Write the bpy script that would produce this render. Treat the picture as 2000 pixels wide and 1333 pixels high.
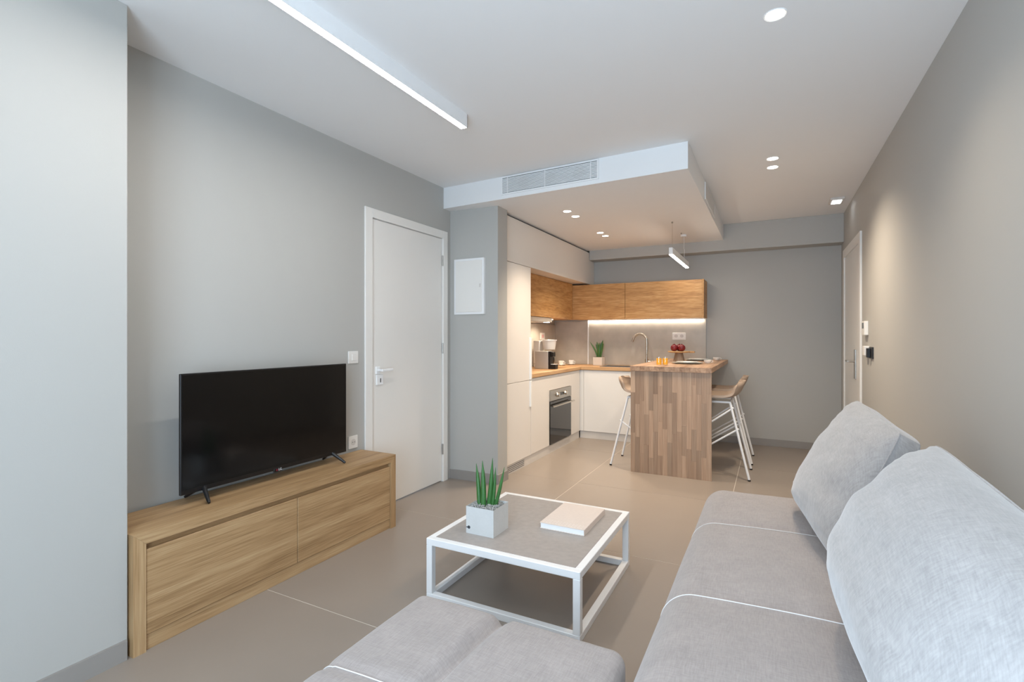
import bpy, bmesh, math, random
from mathutils import Vector, Matrix, noise
random.seed(7)
scene = bpy.context.scene
col = scene.collection
for o in list(bpy.data.objects):
    bpy.data.objects.remove(o, do_unlink=True)

# ------------------------------------------------------------------ camera
TH = math.atan2(507, 981)                 # camera yaw, left of the room's long axis
cam_d = bpy.data.cameras.new('camera'); cam = bpy.data.objects.new('camera', cam_d); col.objects.link(cam)
cam.location = (0, 0, 1.25); cam.rotation_euler = (math.radians(90), 0, TH)
cam_d.sensor_width = 36; cam_d.lens = 36*981/2000; cam_d.shift_y = -8.5/2000
cam_d.clip_start = 0.02
scene.camera = cam

# ------------------------------------------------------------------ world and daylight
DAY = (0.66, 0.83, 1.0)
WARM = (1.0, 0.83, 0.64)
world = bpy.data.worlds.new('sky'); scene.world = world; world.use_nodes = True
wn = world.node_tree.nodes; bgn = wn['Background']
bgn.inputs[0].default_value = (0.64, 0.81, 1.0, 1); bgn.inputs[1].default_value = 1.5

def area(name, loc, rot, sx, sy, power, colour):
    l = bpy.data.lights.new(name, 'AREA'); l.shape = 'RECTANGLE'; l.size = sx; l.size_y = sy
    l.energy = power; l.color = colour
    o = bpy.data.objects.new(name, l); col.objects.link(o); o.location = loc; o.rotation_euler = rot
    return o
# daylight arriving at the balcony window behind the camera (window opening in wall_front)
area('window_daylight', (-0.28, -0.92, 1.25), (math.radians(90), 0, 0), 1.5, 2.2, 66, DAY)

vs = scene.view_settings
vs.view_transform = 'Standard'; vs.look = 'None'; vs.exposure = 0.80; vs.gamma = 1.0; vs.use_curve_mapping = False

# ------------------------------------------------------------------ materials
MATS = {}
def srgb(r, g, b):
    f = lambda c: (c/255/12.92) if c/255 <= 0.04045 else ((c/255+0.055)/1.055)**2.4
    return (f(r), f(g), f(b), 1)
def new_mat(name):
    m = bpy.data.materials.new(name); m.use_nodes = True; MATS[name] = m
    return m, m.node_tree.nodes, m.node_tree.links, m.node_tree.nodes['Principled BSDF']
def plain(name, rgb, rough=0.5, metal=0.0, var=0.03, scale=6.0, bump=0.0, bscale=60.0, spec=0.5, coat=0.0):
    m, n, l, p = new_mat(name)
    c = srgb(*rgb)
    tc = n.new('ShaderNodeTexCoord'); nz = n.new('ShaderNodeTexNoise'); nz.inputs['Scale'].default_value = scale
    nz.inputs['Detail'].default_value = 4
    l.new(tc.outputs['Object'], nz.inputs['Vector'])
    mx = n.new('ShaderNodeMix'); mx.data_type = 'RGBA'
    mx.inputs['A'].default_value = tuple(max(0, x*(1-var)) for x in c[:3])+(1,)
    mx.inputs['B'].default_value = tuple(min(1, x*(1+var)) for x in c[:3])+(1,)
    l.new(nz.outputs['Fac'], mx.inputs['Factor']); l.new(mx.outputs['Result'], p.inputs['Base Color'])
    p.inputs['Roughness'].default_value = rough; p.inputs['Metallic'].default_value = metal
    p.inputs['Specular IOR Level'].default_value = spec
    p.inputs['Coat Weight'].default_value = coat
    if bump:
        b = n.new('ShaderNodeBump'); b.inputs['Strength'].default_value = bump; b.inputs['Distance'].default_value = 0.01
        n2 = n.new('ShaderNodeTexNoise'); n2.inputs['Scale'].default_value = bscale; n2.inputs['Detail'].default_value = 3
        l.new(tc.outputs['Object'], n2.inputs['Vector'])
        l.new(n2.outputs['Fac'], b.inputs['Height']); l.new(b.outputs['Normal'], p.inputs['Normal'])
    return m
def emit(name, rgb, strength):
    m, n, l, p = new_mat(name)
    p.inputs['Base Color'].default_value = (0.9, 0.9, 0.9, 1)
    p.inputs['Emission Color'].default_value = rgb+(1,); p.inputs['Emission Strength'].default_value = strength
    return m
def wood(name, dark, mid, light, axis='Y', fine=90.0, broad=7.0, stretch=0.04, rough=0.5, tint=0.0, rings=0.0):
    """grain runs along axis; fine lines across it; optional tint per object"""
    m, n, l, p = new_mat(name)
    tc = n.new('ShaderNodeTexCoord'); mp = n.new('ShaderNodeMapping')
    s = [1.0, 1.0, 1.0]; s['XYZ'.index(axis)] = stretch; mp.inputs['Scale'].default_value = s
    l.new(tc.outputs['Object'], mp.inputs['Vector'])
    oi = n.new('ShaderNodeObjectInfo')
    vm = n.new('ShaderNodeVectorMath'); vm.operation = 'MULTIPLY_ADD'
    vm.inputs[1].default_value = (1, 1, 1)
    cmb = n.new('ShaderNodeCombineXYZ')
    mr = n.new('ShaderNodeMath'); mr.operation = 'MULTIPLY'; mr.inputs[1].default_value = 37.0 if tint else 0.0
    l.new(oi.outputs['Random'], mr.inputs[0])
    for k in range(3): l.new(mr.outputs[0], cmb.inputs[k])
    l.new(mp.outputs[0], vm.inputs[0]); l.new(cmb.outputs[0], vm.inputs[2])
    n1 = n.new('ShaderNodeTexNoise'); n1.inputs['Scale'].default_value = fine; n1.inputs['Detail'].default_value = 5
    n2 = n.new('ShaderNodeTexNoise'); n2.inputs['Scale'].default_value = broad; n2.inputs['Detail'].default_value = 3
    n2.inputs['Distortion'].default_value = 0.6 + rings
    l.new(vm.outputs[0], n1.inputs['Vector']); l.new(vm.outputs[0], n2.inputs['Vector'])
    ad = n.new('ShaderNodeMath'); ad.operation = 'MULTIPLY_ADD'; ad.inputs[1].default_value = 0.5
    l.new(n1.outputs['Fac'], ad.inputs[0])
    h = n.new('ShaderNodeMath'); h.operation = 'MULTIPLY'; h.inputs[1].default_value = 0.5
    l.new(n2.outputs['Fac'], h.inputs[0]); l.new(h.outputs[0], ad.inputs[2])
    cr = n.new('ShaderNodeValToRGB'); e = cr.color_ramp.elements
    e[0].position = 0.34; e[0].color = srgb(*dark); e[1].position = 0.66; e[1].color = srgb(*light)
    k = e.new(0.5); k.color = srgb(*mid)
    l.new(ad.outputs[0], cr.inputs['Fac'])
    out = cr.outputs['Color']
    if tint:
        hv = n.new('ShaderNodeHueSaturation'); l.new(out, hv.inputs['Color'])
        mm = n.new('ShaderNodeMapRange'); mm.inputs['To Min'].default_value = 1-tint; mm.inputs['To Max'].default_value = 1+tint*0.8
        l.new(oi.outputs['Random'], mm.inputs['Value']); l.new(mm.outputs[0], hv.inputs['Value'])
        out = hv.outputs['Color']
    l.new(out, p.inputs['Base Color']); p.inputs['Roughness'].default_value = rough
    b = n.new('ShaderNodeBump'); b.inputs['Strength'].default_value = 0.12; b.inputs['Distance'].default_value = 0.004
    l.new(n1.outputs['Fac'], b.inputs['Height']); l.new(b.outputs['Normal'], p.inputs['Normal'])
    return m
def fabric(name, rgb, var=0.10, weave=260.0, bump=0.35, sheen=0.3, mott=9.0):
    m, n, l, p = new_mat(name)
    c = srgb(*rgb)
    tc = n.new('ShaderNodeTexCoord'); outs = []
    for ax in ((1, .12, .12), (.12, 1, .12)):
        mp = n.new('ShaderNodeMapping'); mp.inputs['Scale'].default_value = ax
        nz = n.new('ShaderNodeTexNoise'); nz.inputs['Scale'].default_value = weave; nz.inputs['Detail'].default_value = 3
        l.new(tc.outputs['Object'], mp.inputs['Vector']); l.new(mp.outputs[0], nz.inputs['Vector']); outs.append(nz.outputs['Fac'])
    big = n.new('ShaderNodeTexNoise'); big.inputs['Scale'].default_value = mott; big.inputs['Detail'].default_value = 6
    big.inputs['Roughness'].default_value = 0.7
    l.new(tc.outputs['Object'], big.inputs['Vector'])
    a = n.new('ShaderNodeMath'); a.operation = 'ADD'; l.new(outs[0], a.inputs[0]); l.new(outs[1], a.inputs[1])
    a2 = n.new('ShaderNodeMath'); a2.operation = 'ADD'; l.new(a.outputs[0], a2.inputs[0]); l.new(big.outputs['Fac'], a2.inputs[1])
    mr = n.new('ShaderNodeMapRange'); mr.inputs['From Min'].default_value = 1.1; mr.inputs['From Max'].default_value = 1.9
    l.new(a2.outputs[0], mr.inputs['Value'])
    mx = n.new('ShaderNodeMix'); mx.data_type = 'RGBA'
    mx.inputs['A'].default_value = tuple(x*(1-var) for x in c[:3])+(1,); mx.inputs['B'].default_value = tuple(min(1, x*(1+var)) for x in c[:3])+(1,)
    l.new(mr.outputs[0], mx.inputs['Factor']); l.new(mx.outputs['Result'], p.inputs['Base Color'])
    p.inputs['Roughness'].default_value = 0.9; p.inputs['Specular IOR Level'].default_value = 0.2
    p.inputs['Sheen Weight'].default_value = sheen
    b = n.new('ShaderNodeBump'); b.inputs['Strength'].default_value = bump; b.inputs['Distance'].default_value = 0.003
    l.new(a.outputs[0], b.inputs['Height']); l.new(b.outputs['Normal'], p.inputs['Normal'])
    return m
def glassy(name, rgb, rough=0.02):
    m, n, l, p = new_mat(name)
    p.inputs['Base Color'].default_value = rgb+(1,); p.inputs['Transmission Weight'].default_value = 1
    p.inputs['Roughness'].default_value = rough; p.inputs['IOR'].default_value = 1.45
    return m
def pane_mat(name):
    m, n, l, p = new_mat(name)
    out = n['Material Output']; t = n.new('ShaderNodeBsdfTransparent'); g = n.new('ShaderNodeBsdfGlossy'); g.inputs['Roughness'].default_value = 0.02
    mx = n.new('ShaderNodeMixShader'); mx.inputs[0].default_value = 0.08
    l.new(t.outputs[0], mx.inputs[1]); l.new(g.outputs[0], mx.inputs[2]); l.new(mx.outputs[0], out.inputs['Surface'])
    return m

plain('wall_paint', (182, 180, 175), 0.75, var=0.012, scale=2.0, bump=0.03, bscale=300)
plain('ceiling_paint', (240, 240, 240), 0.8, var=0.01, scale=2.0)
plain('bulkhead_paint', (238, 238, 238), 0.75, var=0.01)
plain('floor_tile', (150, 139, 129), 0.32, var=0.05, scale=3.0, bump=0.015, bscale=120, spec=0.4)
plain('grout', (214, 206, 194), 0.9)
plain('skirting_tile', (150, 145, 140), 0.45, var=0.05)
plain('white_lacquer', (234, 231, 226), 0.35, var=0.01)
plain('cabinet_white', (230, 224, 217), 0.42, var=0.01)
plain('cabinet_edge', (242, 242, 240), 0.3, var=0.01)
plain('white_metal', (240, 240, 240), 0.35, var=0.01)
plain('plinth_grey', (212, 207, 201), 0.35, var=0.02)
plain('dark_gap', (40, 38, 36), 0.8)
plain('steel', (176, 172, 166), 0.32, metal=1.0, var=0.04, scale=30)
plain('silver_plastic', (188, 184, 178), 0.4, var=0.02)
plain('nickel', (190, 182, 170), 0.25, metal=1.0, var=0.02)
plain('black_plastic', (20, 20, 22), 0.4, var=0.05)
plain('tv_bezel', (14, 14, 16), 0.3, var=0.03)
plain('tv_screen', (8, 8, 9), 0.12, var=0.02, spec=0.35)
plain('black_glass', (22, 22, 23), 0.06, var=0.05, spec=0.6)
plain('stone_splash', (182, 175, 164), 0.4, var=0.24, scale=7.0, bump=0.03, bscale=40)
plain('table_stone', (164, 157, 152), 0.45, var=0.16, scale=40.0, bump=0.05, bscale=150)
plain('concrete', (206, 206, 204), 0.8, var=0.06, scale=14, bump=0.1, bscale=90)
plain('pot_grey', (205, 196, 186), 0.7, var=0.04)
plain('gravel', (158, 158, 155), 0.8, var=0.7, scale=120)
plain('leaf_green', (58, 108, 52), 0.4, var=0.30, scale=35)
plain('leaf_dark', (62, 100, 44), 0.4, var=0.30, scale=30)
plain('book_cover', (222, 208, 198), 0.7, var=0.05, scale=60)
plain('paper', (240, 240, 240), 0.8, var=0.02)
plain('porcelain', (240, 238, 234), 0.2, var=0.01)
plain('plate_grey', (176, 178, 172), 0.25, var=0.05)
plain('fruit_red', (112, 20, 28), 0.3, var=0.35, scale=12)
plain('stem_brown', (82, 58, 40), 0.7)
plain('juice', (255, 184, 14), 0.3, var=0.03)
plain('stool_shell', (170, 150, 133), 0.55, var=0.05, bump=0.05, bscale=200)
plain('rubber', (30, 30, 30), 0.8)
plain('pink_print', (214, 168, 168), 0.6)
plain('socket_dot', (70, 72, 74), 0.6)
plain('screen_grey', (120, 126, 128), 0.25)
plain('logo_white', (225, 225, 228), 0.4)
plain('logo_red', (110, 24, 44), 0.4)
plain('mark_dark', (70, 74, 78), 0.7)
plain('stitch_white', (232, 230, 228), 0.7)
fabric('sofa_fabric', (159, 150, 146), var=0.15)
fabric('cushion_fabric', (160, 156, 154), var=0.17, weave=330, bump=0.16, sheen=0.5, mott=16)
OAK = ((140, 108, 72), (173, 139, 99), (192, 161, 121))
wood('oak_y', *OAK, axis='Y', fine=170, broad=14, stretch=0.03)
wood('oak_z', *OAK, axis='Z', fine=170, broad=14, stretch=0.03)
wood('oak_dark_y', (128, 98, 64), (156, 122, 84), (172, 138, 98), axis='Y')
KOAK = ((166, 118, 66), (195, 146, 90), (211, 167, 114))
wood('kitchen_oak_x', *KOAK, axis='X', fine=110, broad=16, stretch=0.10, rings=1.2)
wood('kitchen_oak_y', *KOAK, axis='Y', fine=110, broad=16, stretch=0.10, rings=1.2)
wood('worktop_y', (168, 124, 82), (195, 153, 108), (210, 174, 132), axis='Y', fine=40, broad=18, stretch=0.06)
wood('worktop_x', (168, 124, 82), (195, 153, 108), (210, 174, 132), axis='X', fine=40, broad=18, stretch=0.06)
wood('stave_z', (150, 121, 98), (168, 139, 115), (182, 155, 131), axis='Z', fine=120, broad=8, stretch=0.03, tint=0.28)
wood('stave_y', (140, 106, 80), (172, 138, 110), (192, 160, 132), axis='Y', fine=60, broad=12, stretch=0.05, tint=0.17)
wood('board_wood', (160, 120, 76), (200, 160, 110), (220, 184, 138), axis='X', fine=60, broad=12, stretch=0.06)
wood('foot_wood', (120, 98, 78), (150, 128, 106), (170, 148, 126), axis='Z', fine=60, broad=12, stretch=0.06)
glassy('clear_glass', (1, 1, 1))
pane_mat('window_pane')
LAMP_C = (1.0, 0.93, 0.82)
emit('lamp_white', (1.0, 0.96, 0.90), 42.0)
emit('pendant_white', (1.0, 0.92, 0.80), 24.0)
emit('spot_glow', LAMP_C, 12.0)
emit('led_strip', (1.0, 0.90, 0.76), 13.0)
emit('emergency_glow', (0.93, 0.96, 1.0), 4.0)
M = MATS

# ------------------------------------------------------------------ mesh helpers
ORIG = {}
def tag(o, label=None, cat=None, group=None, kind=None):
    if label: o['label'] = label
    if cat: o['category'] = cat
    if group: o['group'] = group
    if kind: o['kind'] = kind
    return o
def thing(name, label, cat, loc=(0, 0, 0), rz=0.0, group=None):
    o = bpy.data.objects.new(name, None); col.objects.link(o); o.empty_display_size = 0.1
    o.location = loc; o.rotation_euler = (0, 0, rz); ORIG[o.name] = Vector(loc) if rz == 0 else Vector((0, 0, 0))
    return tag(o, label, cat, group)
def build(name, bm, mat, parent=None, origin=None, smooth=False, auto=None):
    """bm in world coordinates (or in local ones under a turned thing); one mesh object"""
    if parent is not None: org = ORIG[parent.name]
    elif origin is not None: org = Vector(origin)
    else: org = Vector((0, 0, 0))
    bmesh.ops.translate(bm, verts=bm.verts, vec=-org)
    bmesh.ops.recalc_face_normals(bm, faces=bm.faces)
    me = bpy.data.meshes.new(name); bm.to_mesh(me); bm.free()
    if smooth:
        for f in me.polygons: f.use_smooth = True
    if auto is not None: me.set_sharp_from_angle(angle=math.radians(auto))
    mats = mat if isinstance(mat, (list, tuple)) else [mat]
    for k in mats: me.materials.append(M[k])
    o = bpy.data.objects.new(name, me); col.objects.link(o)
    if parent is not None: o.parent = parent
    else: o.location = org
    ORIG[o.name] = org
    return o
def add_box(bm, x0, x1, y0, y1, z0, z1, bev=0.0, seg=1):
    r = bmesh.ops.create_cube(bm, size=1.0)
    for v in r['verts']:
        v.co = Vector(((x0+x1)/2+v.co.x*(x1-x0), (y0+y1)/2+v.co.y*(y1-y0), (z0+z1)/2+v.co.z*(z1-z0)))
    if bev > 0:
        es = list({e for v in r['verts'] for e in v.link_edges})
        bmesh.ops.bevel(bm, geom=es, offset=bev, segments=seg, affect='EDGES', profile=0.5)
def box(name, x0, x1, y0, y1, z0, z1, mat, parent=None, bev=0.002, seg=1, origin=None):
    bm = bmesh.new(); add_box(bm, x0, x1, y0, y1, z0, z1, bev, seg)
    if parent is None and origin is None: origin = ((x0+x1)/2, (y0+y1)/2, z0)
    return build(name, bm, mat, parent, origin)
def add_prism(bm, pts, z0, z1):
    a = [bm.verts.new((x, y, z0)) for x, y in pts]; b = [bm.verts.new((x, y, z1)) for x, y in pts]
    bm.faces.new(a[::-1]); bm.faces.new(b); n = len(pts)
    for i in range(n): bm.faces.new((a[i], a[(i+1) % n], b[(i+1) % n], b[i]))
def add_lathe(bm, prof, c=(0, 0, 0), seg=32, squash=(1, 1)):
    rings = []
    for r, z in prof:
        if r < 1e-5: rings.append([bm.verts.new((c[0], c[1], c[2]+z))])
        else: rings.append([bm.verts.new((c[0]+r*squash[0]*math.cos(2*math.pi*i/seg), c[1]+r*squash[1]*math.sin(2*math.pi*i/seg), c[2]+z)) for i in range(seg)])
    for A, B in zip(rings, rings[1:]):
        for i in range(seg):
            j = (i+1) % seg
            if len(A) == 1 and len(B) == 1: continue
            if len(A) == 1: bm.faces.new((A[0], B[i], B[j]))
            elif len(B) == 1: bm.faces.new((A[i], A[j], B[0]))
            else: bm.faces.new((A[i], A[j], B[j], B[i]))
def add_tube(bm, pts, rad, seg=12, cap=True):
    """tube through points; rad a number or a list"""
    pts = [Vector(p) for p in pts]; n = len(pts)
    rad = rad if isinstance(rad, (list, tuple)) else [rad]*n
    rings = []; up = None
    for i, p in enumerate(pts):
        t = (pts[min(i+1, n-1)]-pts[max(i-1, 0)]).normalized()
        if up is None:
            up = Vector((0, 0, 1)) if abs(t.z) < 0.9 else Vector((1, 0, 0))
        s = t.cross(up)
        if s.length < 1e-4: s = t.orthogonal()
        s.normalize(); up = s.cross(t).normalized()
        rings.append([bm.verts.new(p+rad[i]*(math.cos(2*math.pi*k/seg)*s+math.sin(2*math.pi*k/seg)*up)) for k in range(seg)])
    for A, B in zip(rings, rings[1:]):
        for k in range(seg): bm.faces.new((A[k], A[(k+1) % seg], B[(k+1) % seg], B[k]))
    if cap: bm.faces.new(rings[0][::-1]); bm.faces.new(rings[-1])
def tube(name, pts, rad, mat, parent=None, seg=12, origin=None):
    bm = bmesh.new(); add_tube(bm, pts, rad, seg); return build(name, bm, mat, parent, origin, smooth=True, auto=50)
def lathe(name, prof, c, mat, parent=None, seg=32, origin=None, squash=(1, 1)):
    bm = bmesh.new(); add_lathe(bm, prof, c, seg, squash); return build(name, bm, mat, parent, origin, smooth=True, auto=40)
def soft_block(bm, x0, x1, y0, y1, z0, z1, r, n=20, bulge=0.0, fn=None, nn=None):
    """rounded upholstered block; top swells by bulge; fn(x,y,z,u,v)->z offset on the top"""
    r0 = bmesh.ops.create_cube(bm, size=2.0)
    es = list({e for v in r0['verts'] for e in v.link_edges})
    bmesh.ops.subdivide_edges(bm, edges=es, cuts=n, use_grid_fill=True)
    c = Vector(((x0+x1)/2, (y0+y1)/2, (z0+z1)/2)); h = Vector(((x1-x0)/2, (y1-y0)/2, (z1-z0)/2))
    for v in bm.verts:
        w = v.co.copy()
        # denser rows towards the edges
        q = Vector([math.copysign(abs(k)**0.8, k) if abs(k) > 1e-6 else 0 for k in w])
        p = Vector((q.x*h.x, q.y*h.y, q.z*h.z))
        inn = Vector([max(-(h[i]-r), min(h[i]-r, p[i])) for i in range(3)])
        d = p-inn
        if d.length > 1e-6: p = inn+d.normalized()*r*min(1.0, max(abs(d.x), abs(d.y), abs(d.z))/r)
        if p.z > 0:
            u, vv = p.x/h.x, p.y/h.y
            k = max(0, p.z/h.z)
            p.z += k*bulge*(1-u*u)*(1-vv**4)
            if fn: p.z += k*fn(c.x+p.x, c.y+p.y)
        v.co = c+p
def snap_path(bm, pts, lift):
    from mathutils.bvhtree import BVHTree
    bm.normal_update(); tree = BVHTree.FromBMesh(bm); out = []
    for p in pts:
        p = Vector(p); q, nr, i, d_ = tree.find_nearest(p)
        if (p-q).dot(nr) < 0 and d_ > 0.05: nr = -nr
        if nr.z < -0.2: nr = -nr
        out.append(q+nr*lift)
    return out
def copy_tree(o, parent=None):
    c = o.copy(); col.objects.link(c); c.parent = parent
    for ch in list(o.children): copy_tree(ch, c)
    return c
def S(o): o['kind'] = 'structure'; return o

# ------------------------------------------------------------------ setting
XL, XB, XR = -2.527, -2.225, 0.67      # television wall, near left pier, right wall
YF, YB, ZC, ZK = -0.8, 6.45, 2.54, 2.36
XK = -2.67                             # kitchen left wall

floor = S(box('floor', -2.8, 0.8, YF-0.1, YB+0.1, -0.12, -0.0012, 'grout', bev=0))
gx = [-2.675, -1.475, -0.274, 0.927]; gy = [-3.202+1.213*k for k in range(9)]
for i in range(3):
    for j in range(1, 8):
        x0, x1 = gx[i]+0.002, min(gx[i+1], XR+0.05)-0.002
        y0, y1 = max(gy[j], YF-0.05)+0.002, min(gy[j+1], YB+0.05)-0.002
        box('tile', x0, x1, y0, y1, -0.0012, 0, 'floor_tile', floor, bev=0.0005)

S(box('ceiling', -2.8, 0.8, YF-0.1, YB+0.1, ZC, ZC+0.1, 'ceiling_paint', bev=0))
bm = bmesh.new(); add_prism(bm, [(XL-0.12, 3.605), (-0.49, 3.475), (-0.49, 6.235), (XL-0.12, 6.235)], ZK, ZC)
S(build('ceiling_bulkhead', bm, 'bulkhead_paint', origin=(-1.5, 4.9, ZK)))
# left wall with the white interior door: opening y 2.675..3.607, z..2.125
bm = bmesh.new()
add_box(bm, XL-0.12, XL, 1.05, 2.675, 0, ZC); add_box(bm, XL-0.12, XL, 3.607, 3.70, 0, ZC); add_box(bm, XL-0.12, XL, 2.675, 3.607, 2.125, ZC)
S(build('wall_left', bm, 'wall_paint', origin=(XL, 2.3, 0)))
S(box('wall_left_pier', -2.65, XB, YF-0.1, 1.05, 0, ZC, 'wall_paint', bev=0.003))
bm = bmesh.new(); add_prism(bm, [(XL-0.12, 3.70), (XL, 3.70), (-2.06, 3.725), (-2.06, 3.893), (XL-0.12, 3.893)], 0, ZK)
S(build('wall_utility', bm, 'wall_paint', origin=(-2.3, 3.8, 0)))
S(box('wall_kitchen', XK-0.1, XK, 3.893, YB, 0, ZC, 'wall_paint', bev=0))
S(box('wall_back', XK-0.1, XR+0.1, YB, YB+0.1, 0, ZC, 'wall_paint', bev=0))
S(box('beam_back', -2.095, XR, 6.235, YB, 2.238, ZC, 'wall_paint', bev=0.003))
# right wall with entrance door: opening y 5.10..6.12
bm = bmesh.new()
add_box(bm, XR, XR+0.1, YF-0.1, 5.12, 0, ZC); add_box(bm, XR, XR+0.1, 6.14, YB+0.1, 0, ZC); add_box(bm, XR, XR+0.1, 5.12, 6.14, 2.09, ZC)
S(build('wall_right', bm, 'wall_paint', origin=(XR, 2, 0)))
# window wall behind the camera, opening x -1.06..0.5, z 0.05..2.38
bm = bmesh.new()
add_box(bm, -2.65, -1.06, YF-0.1, YF, 0, ZC); add_box(bm, 0.5, XR+0.1, YF-0.1, YF, 0, ZC); add_box(bm, -1.06, 0.5, YF-0.1, YF, 2.38, ZC)
S(build('wall_front', bm, 'wall_paint', origin=(-0.8, YF, 0)))
win = S(bpy.data.objects.new('window_1', None)); col.objects.link(win); win.location = (-0.775, YF-0.05, 0); ORIG[win.name] = Vector(win.location)
bm = bmesh.new()
for a in (-1.06, -0.31, 0.44): add_box(bm, a, a+0.06, YF-0.08, YF-0.02, 0.0, 2.38)
for a in (0.0, 2.32): add_box(bm, -1.00, 0.44, YF-0.08, YF-0.02, a, a+0.06)
build('window_frame', bm, 'white_metal', win)
for a, b in ((-1.00, -0.31), (-0.25, 0.44)): box('pane', a, b, YF-0.055, YF-0.045, 0.06, 2.32, 'window_pane', win, bev=0)

# baseboards of the floor's own grey tile
def skirt(name, x0, x1, y0, y1): return S(box(name, x0, x1, y0, y1, 0, 0.08, 'skirting_tile', bev=0.001))
skirt('baseboard_left', XL, XL+0.012, 1.05, 2.64)
bm = bmesh.new(); add_prism(bm, [(XB, YF), (XB+0.013, YF), (XB+0.013, 1.042), (XB, 1.042)], 0, 0.075)
S(build('baseboard_left_pier', bm, 'skirting_tile', origin=(XB, 0, 0)))
bm = bmesh.new(); add_prism(bm, [(XL, 3.688), (-2.048, 3.713), (-2.048, 3.893), (-2.06, 3.893), (-2.06, 3.725), (XL, 3.70)], 0, 0.08)
S(build('baseboard_utility', bm, 'skirting_tile', origin=(-2.3, 3.7, 0)))
skirt('baseboard_back', -0.68, XR, YB-0.012, YB)
skirt('baseboard_right', XR-0.012, XR, YF, 5.05)

# ---- interior door
d = S(bpy.data.objects.new('door_1', None)); col.objects.link(d); d.location = (XL, 3.14, 0); ORIG[d.name] = Vector(d.location)
bm = bmesh.new()
add_box(bm, XL, XL+0.014, 2.641, 2.712, 0, 2.163, 0.002); add_box(bm, XL, XL+0.014, 3.577, 3.641, 0, 2.163, 0.002)
add_box(bm, XL, XL+0.014, 2.712, 3.577, 2.098, 2.163, 0.002)
build('door_frame', bm, 'white_lacquer', d)
bm = bmesh.new()
add_box(bm, XL-0.118, XL, 2.677, 2.712, 0, 2.123); add_box(bm, XL-0.118, XL, 3.577, 3.605, 0, 2.123); add_box(bm, XL-0.118, XL, 2.712, 3.577, 2.098, 2.123)
build('door_jamb', bm, 'white_lacquer', d)
leaf = box('door_leaf', XL-0.045, XL-0.004, 2.715, 3.574, 0.008, 2.095, 'white_lacquer', d, bev=0.002)
bm = bmesh.new(); add_box(bm, XL-0.004, XL+0.006, 2.757, 2.797, 0.98, 1.035, 0.002)
add_tube(bm, [(XL+0.004, 2.777, 1.008), (XL+0.05, 2.777, 1.008)], 0.009); add_box(bm, XL+0.04, XL+0.056, 2.765, 2.885, 0.999, 1.017, 0.004)
build('handle', bm, 'white_metal', leaf)
bm = bmesh.new(); add_box(bm, XL-0.004, XL+0.006, 2.762, 2.832, 0.90, 0.975, 0.003); build('escutcheon', bm, 'white_metal', leaf)
bm = bmesh.new(); add_box(bm, XL+0.0062, XL+0.008, 2.796, 2.803, 0.918, 0.948); build('keyhole', bm, 'dark_gap', leaf)
for z in (0.28, 1.15, 1.905): tube('hinge', [(XL+0.006, 3.575, z-0.045), (XL+0.006, 3.575, z+0.045)], 0.007, 'steel', d)

# ---- entrance door in the right wall
d = S(bpy.data.objects.new('door_2', None)); col.objects.link(d); d.location = (XR, 5.63, 0); ORIG[d.name] = Vector(d.location)
bm = bmesh.new()
add_box(bm, XR-0.016, XR, 5.055, 5.165, 0, 2.135, 0.002); add_box(bm, XR-0.016, XR, 6.10, 6.185, 0, 2.135, 0.002); add_box(bm, XR-0.016, XR, 5.165, 6.10, 2.05, 2.135, 0.002)
build('door_frame', bm, 'white_lacquer', d)
leaf = box('door_leaf', XR-0.006, XR+0.04, 5.167, 6.098, 0.008, 2.048, 'white_lacquer', d, bev=0.002)
box('handle_plate', XR-0.018, XR-0.006, 5.33, 5.385, 0.875, 1.135, 'steel', leaf, bev=0.002)
bm = bmesh.new(); add_tube(bm, [(XR-0.016, 5.357, 1.03), (XR-0.07, 5.357, 1.03)], 0.009); add_tube(bm, [(XR-0.065, 5.35, 1.03), (XR-0.065, 5.49, 1.03)], 0.009)
build('handle', bm, 'steel', leaf, smooth=True, auto=40)

# ------------------------------------------------------------------ television unit
UX, UY0, UY1, UZ = -2.2, 1.056, 2.588, 0.475
t = thing('media_console', 'low oak media console with two wide drawers standing along the grey wall', 'console', (-2.36, 1.82, 0))
bm = bmesh.new()
def quadprism(bm, prof, x0, x1):
    a = [bm.verts.new((x0, y, z)) for y, z in prof]; b = [bm.verts.new((x1, y, z)) for y, z in prof]
    bm.faces.new(a); bm.faces.new(b[::-1]); n = len(prof)
    for i in range(n): bm.faces.new((a[i], b[i], b[(i+1) % n], a[(i+1) % n]))
TK = 0.046
quadprism(bm, [(UY0, UZ), (UY1, UZ), (UY1-TK, UZ-TK), (UY0+TK, UZ-TK)], -2.505, UX); build('top_panel', bm, 'oak_y', t)
for s, y in ((1, UY0), (-1, UY1)):
    bm = bmesh.new(); quadprism(bm, [(y, 0.0), (y, UZ-0.0005), (y+s*TK, UZ-TK-0.0005), (y+s*TK, 0.0)], -2.505, UX); build('side_panel', bm, 'oak_z', t)
box('drawer_rail', -2.48, UX-0.0255, UY0+TK, UY1-TK, 0.34, UZ-TK-0.001, 'oak_dark_y', t, bev=0)
for y0, y1 in ((UY0+TK+0.002, 1.8215), (1.8245, UY1-TK-0.002)):
    box('drawer_front', UX-0.026, UX-0.006, y0, y1, 0.064, 0.404, 'oak_y', t, bev=0.002)
box('plinth', UX-0.03, UX-0.012, UY0+TK, UY1-TK, 0.0, 0.062, 'oak_y', t, bev=0.001)
box('carcass', -2.48, UX-0.03, UY0+TK, UY1-TK, 0.02, 0.335, 'oak_dark_y', t, bev=0)

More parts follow.
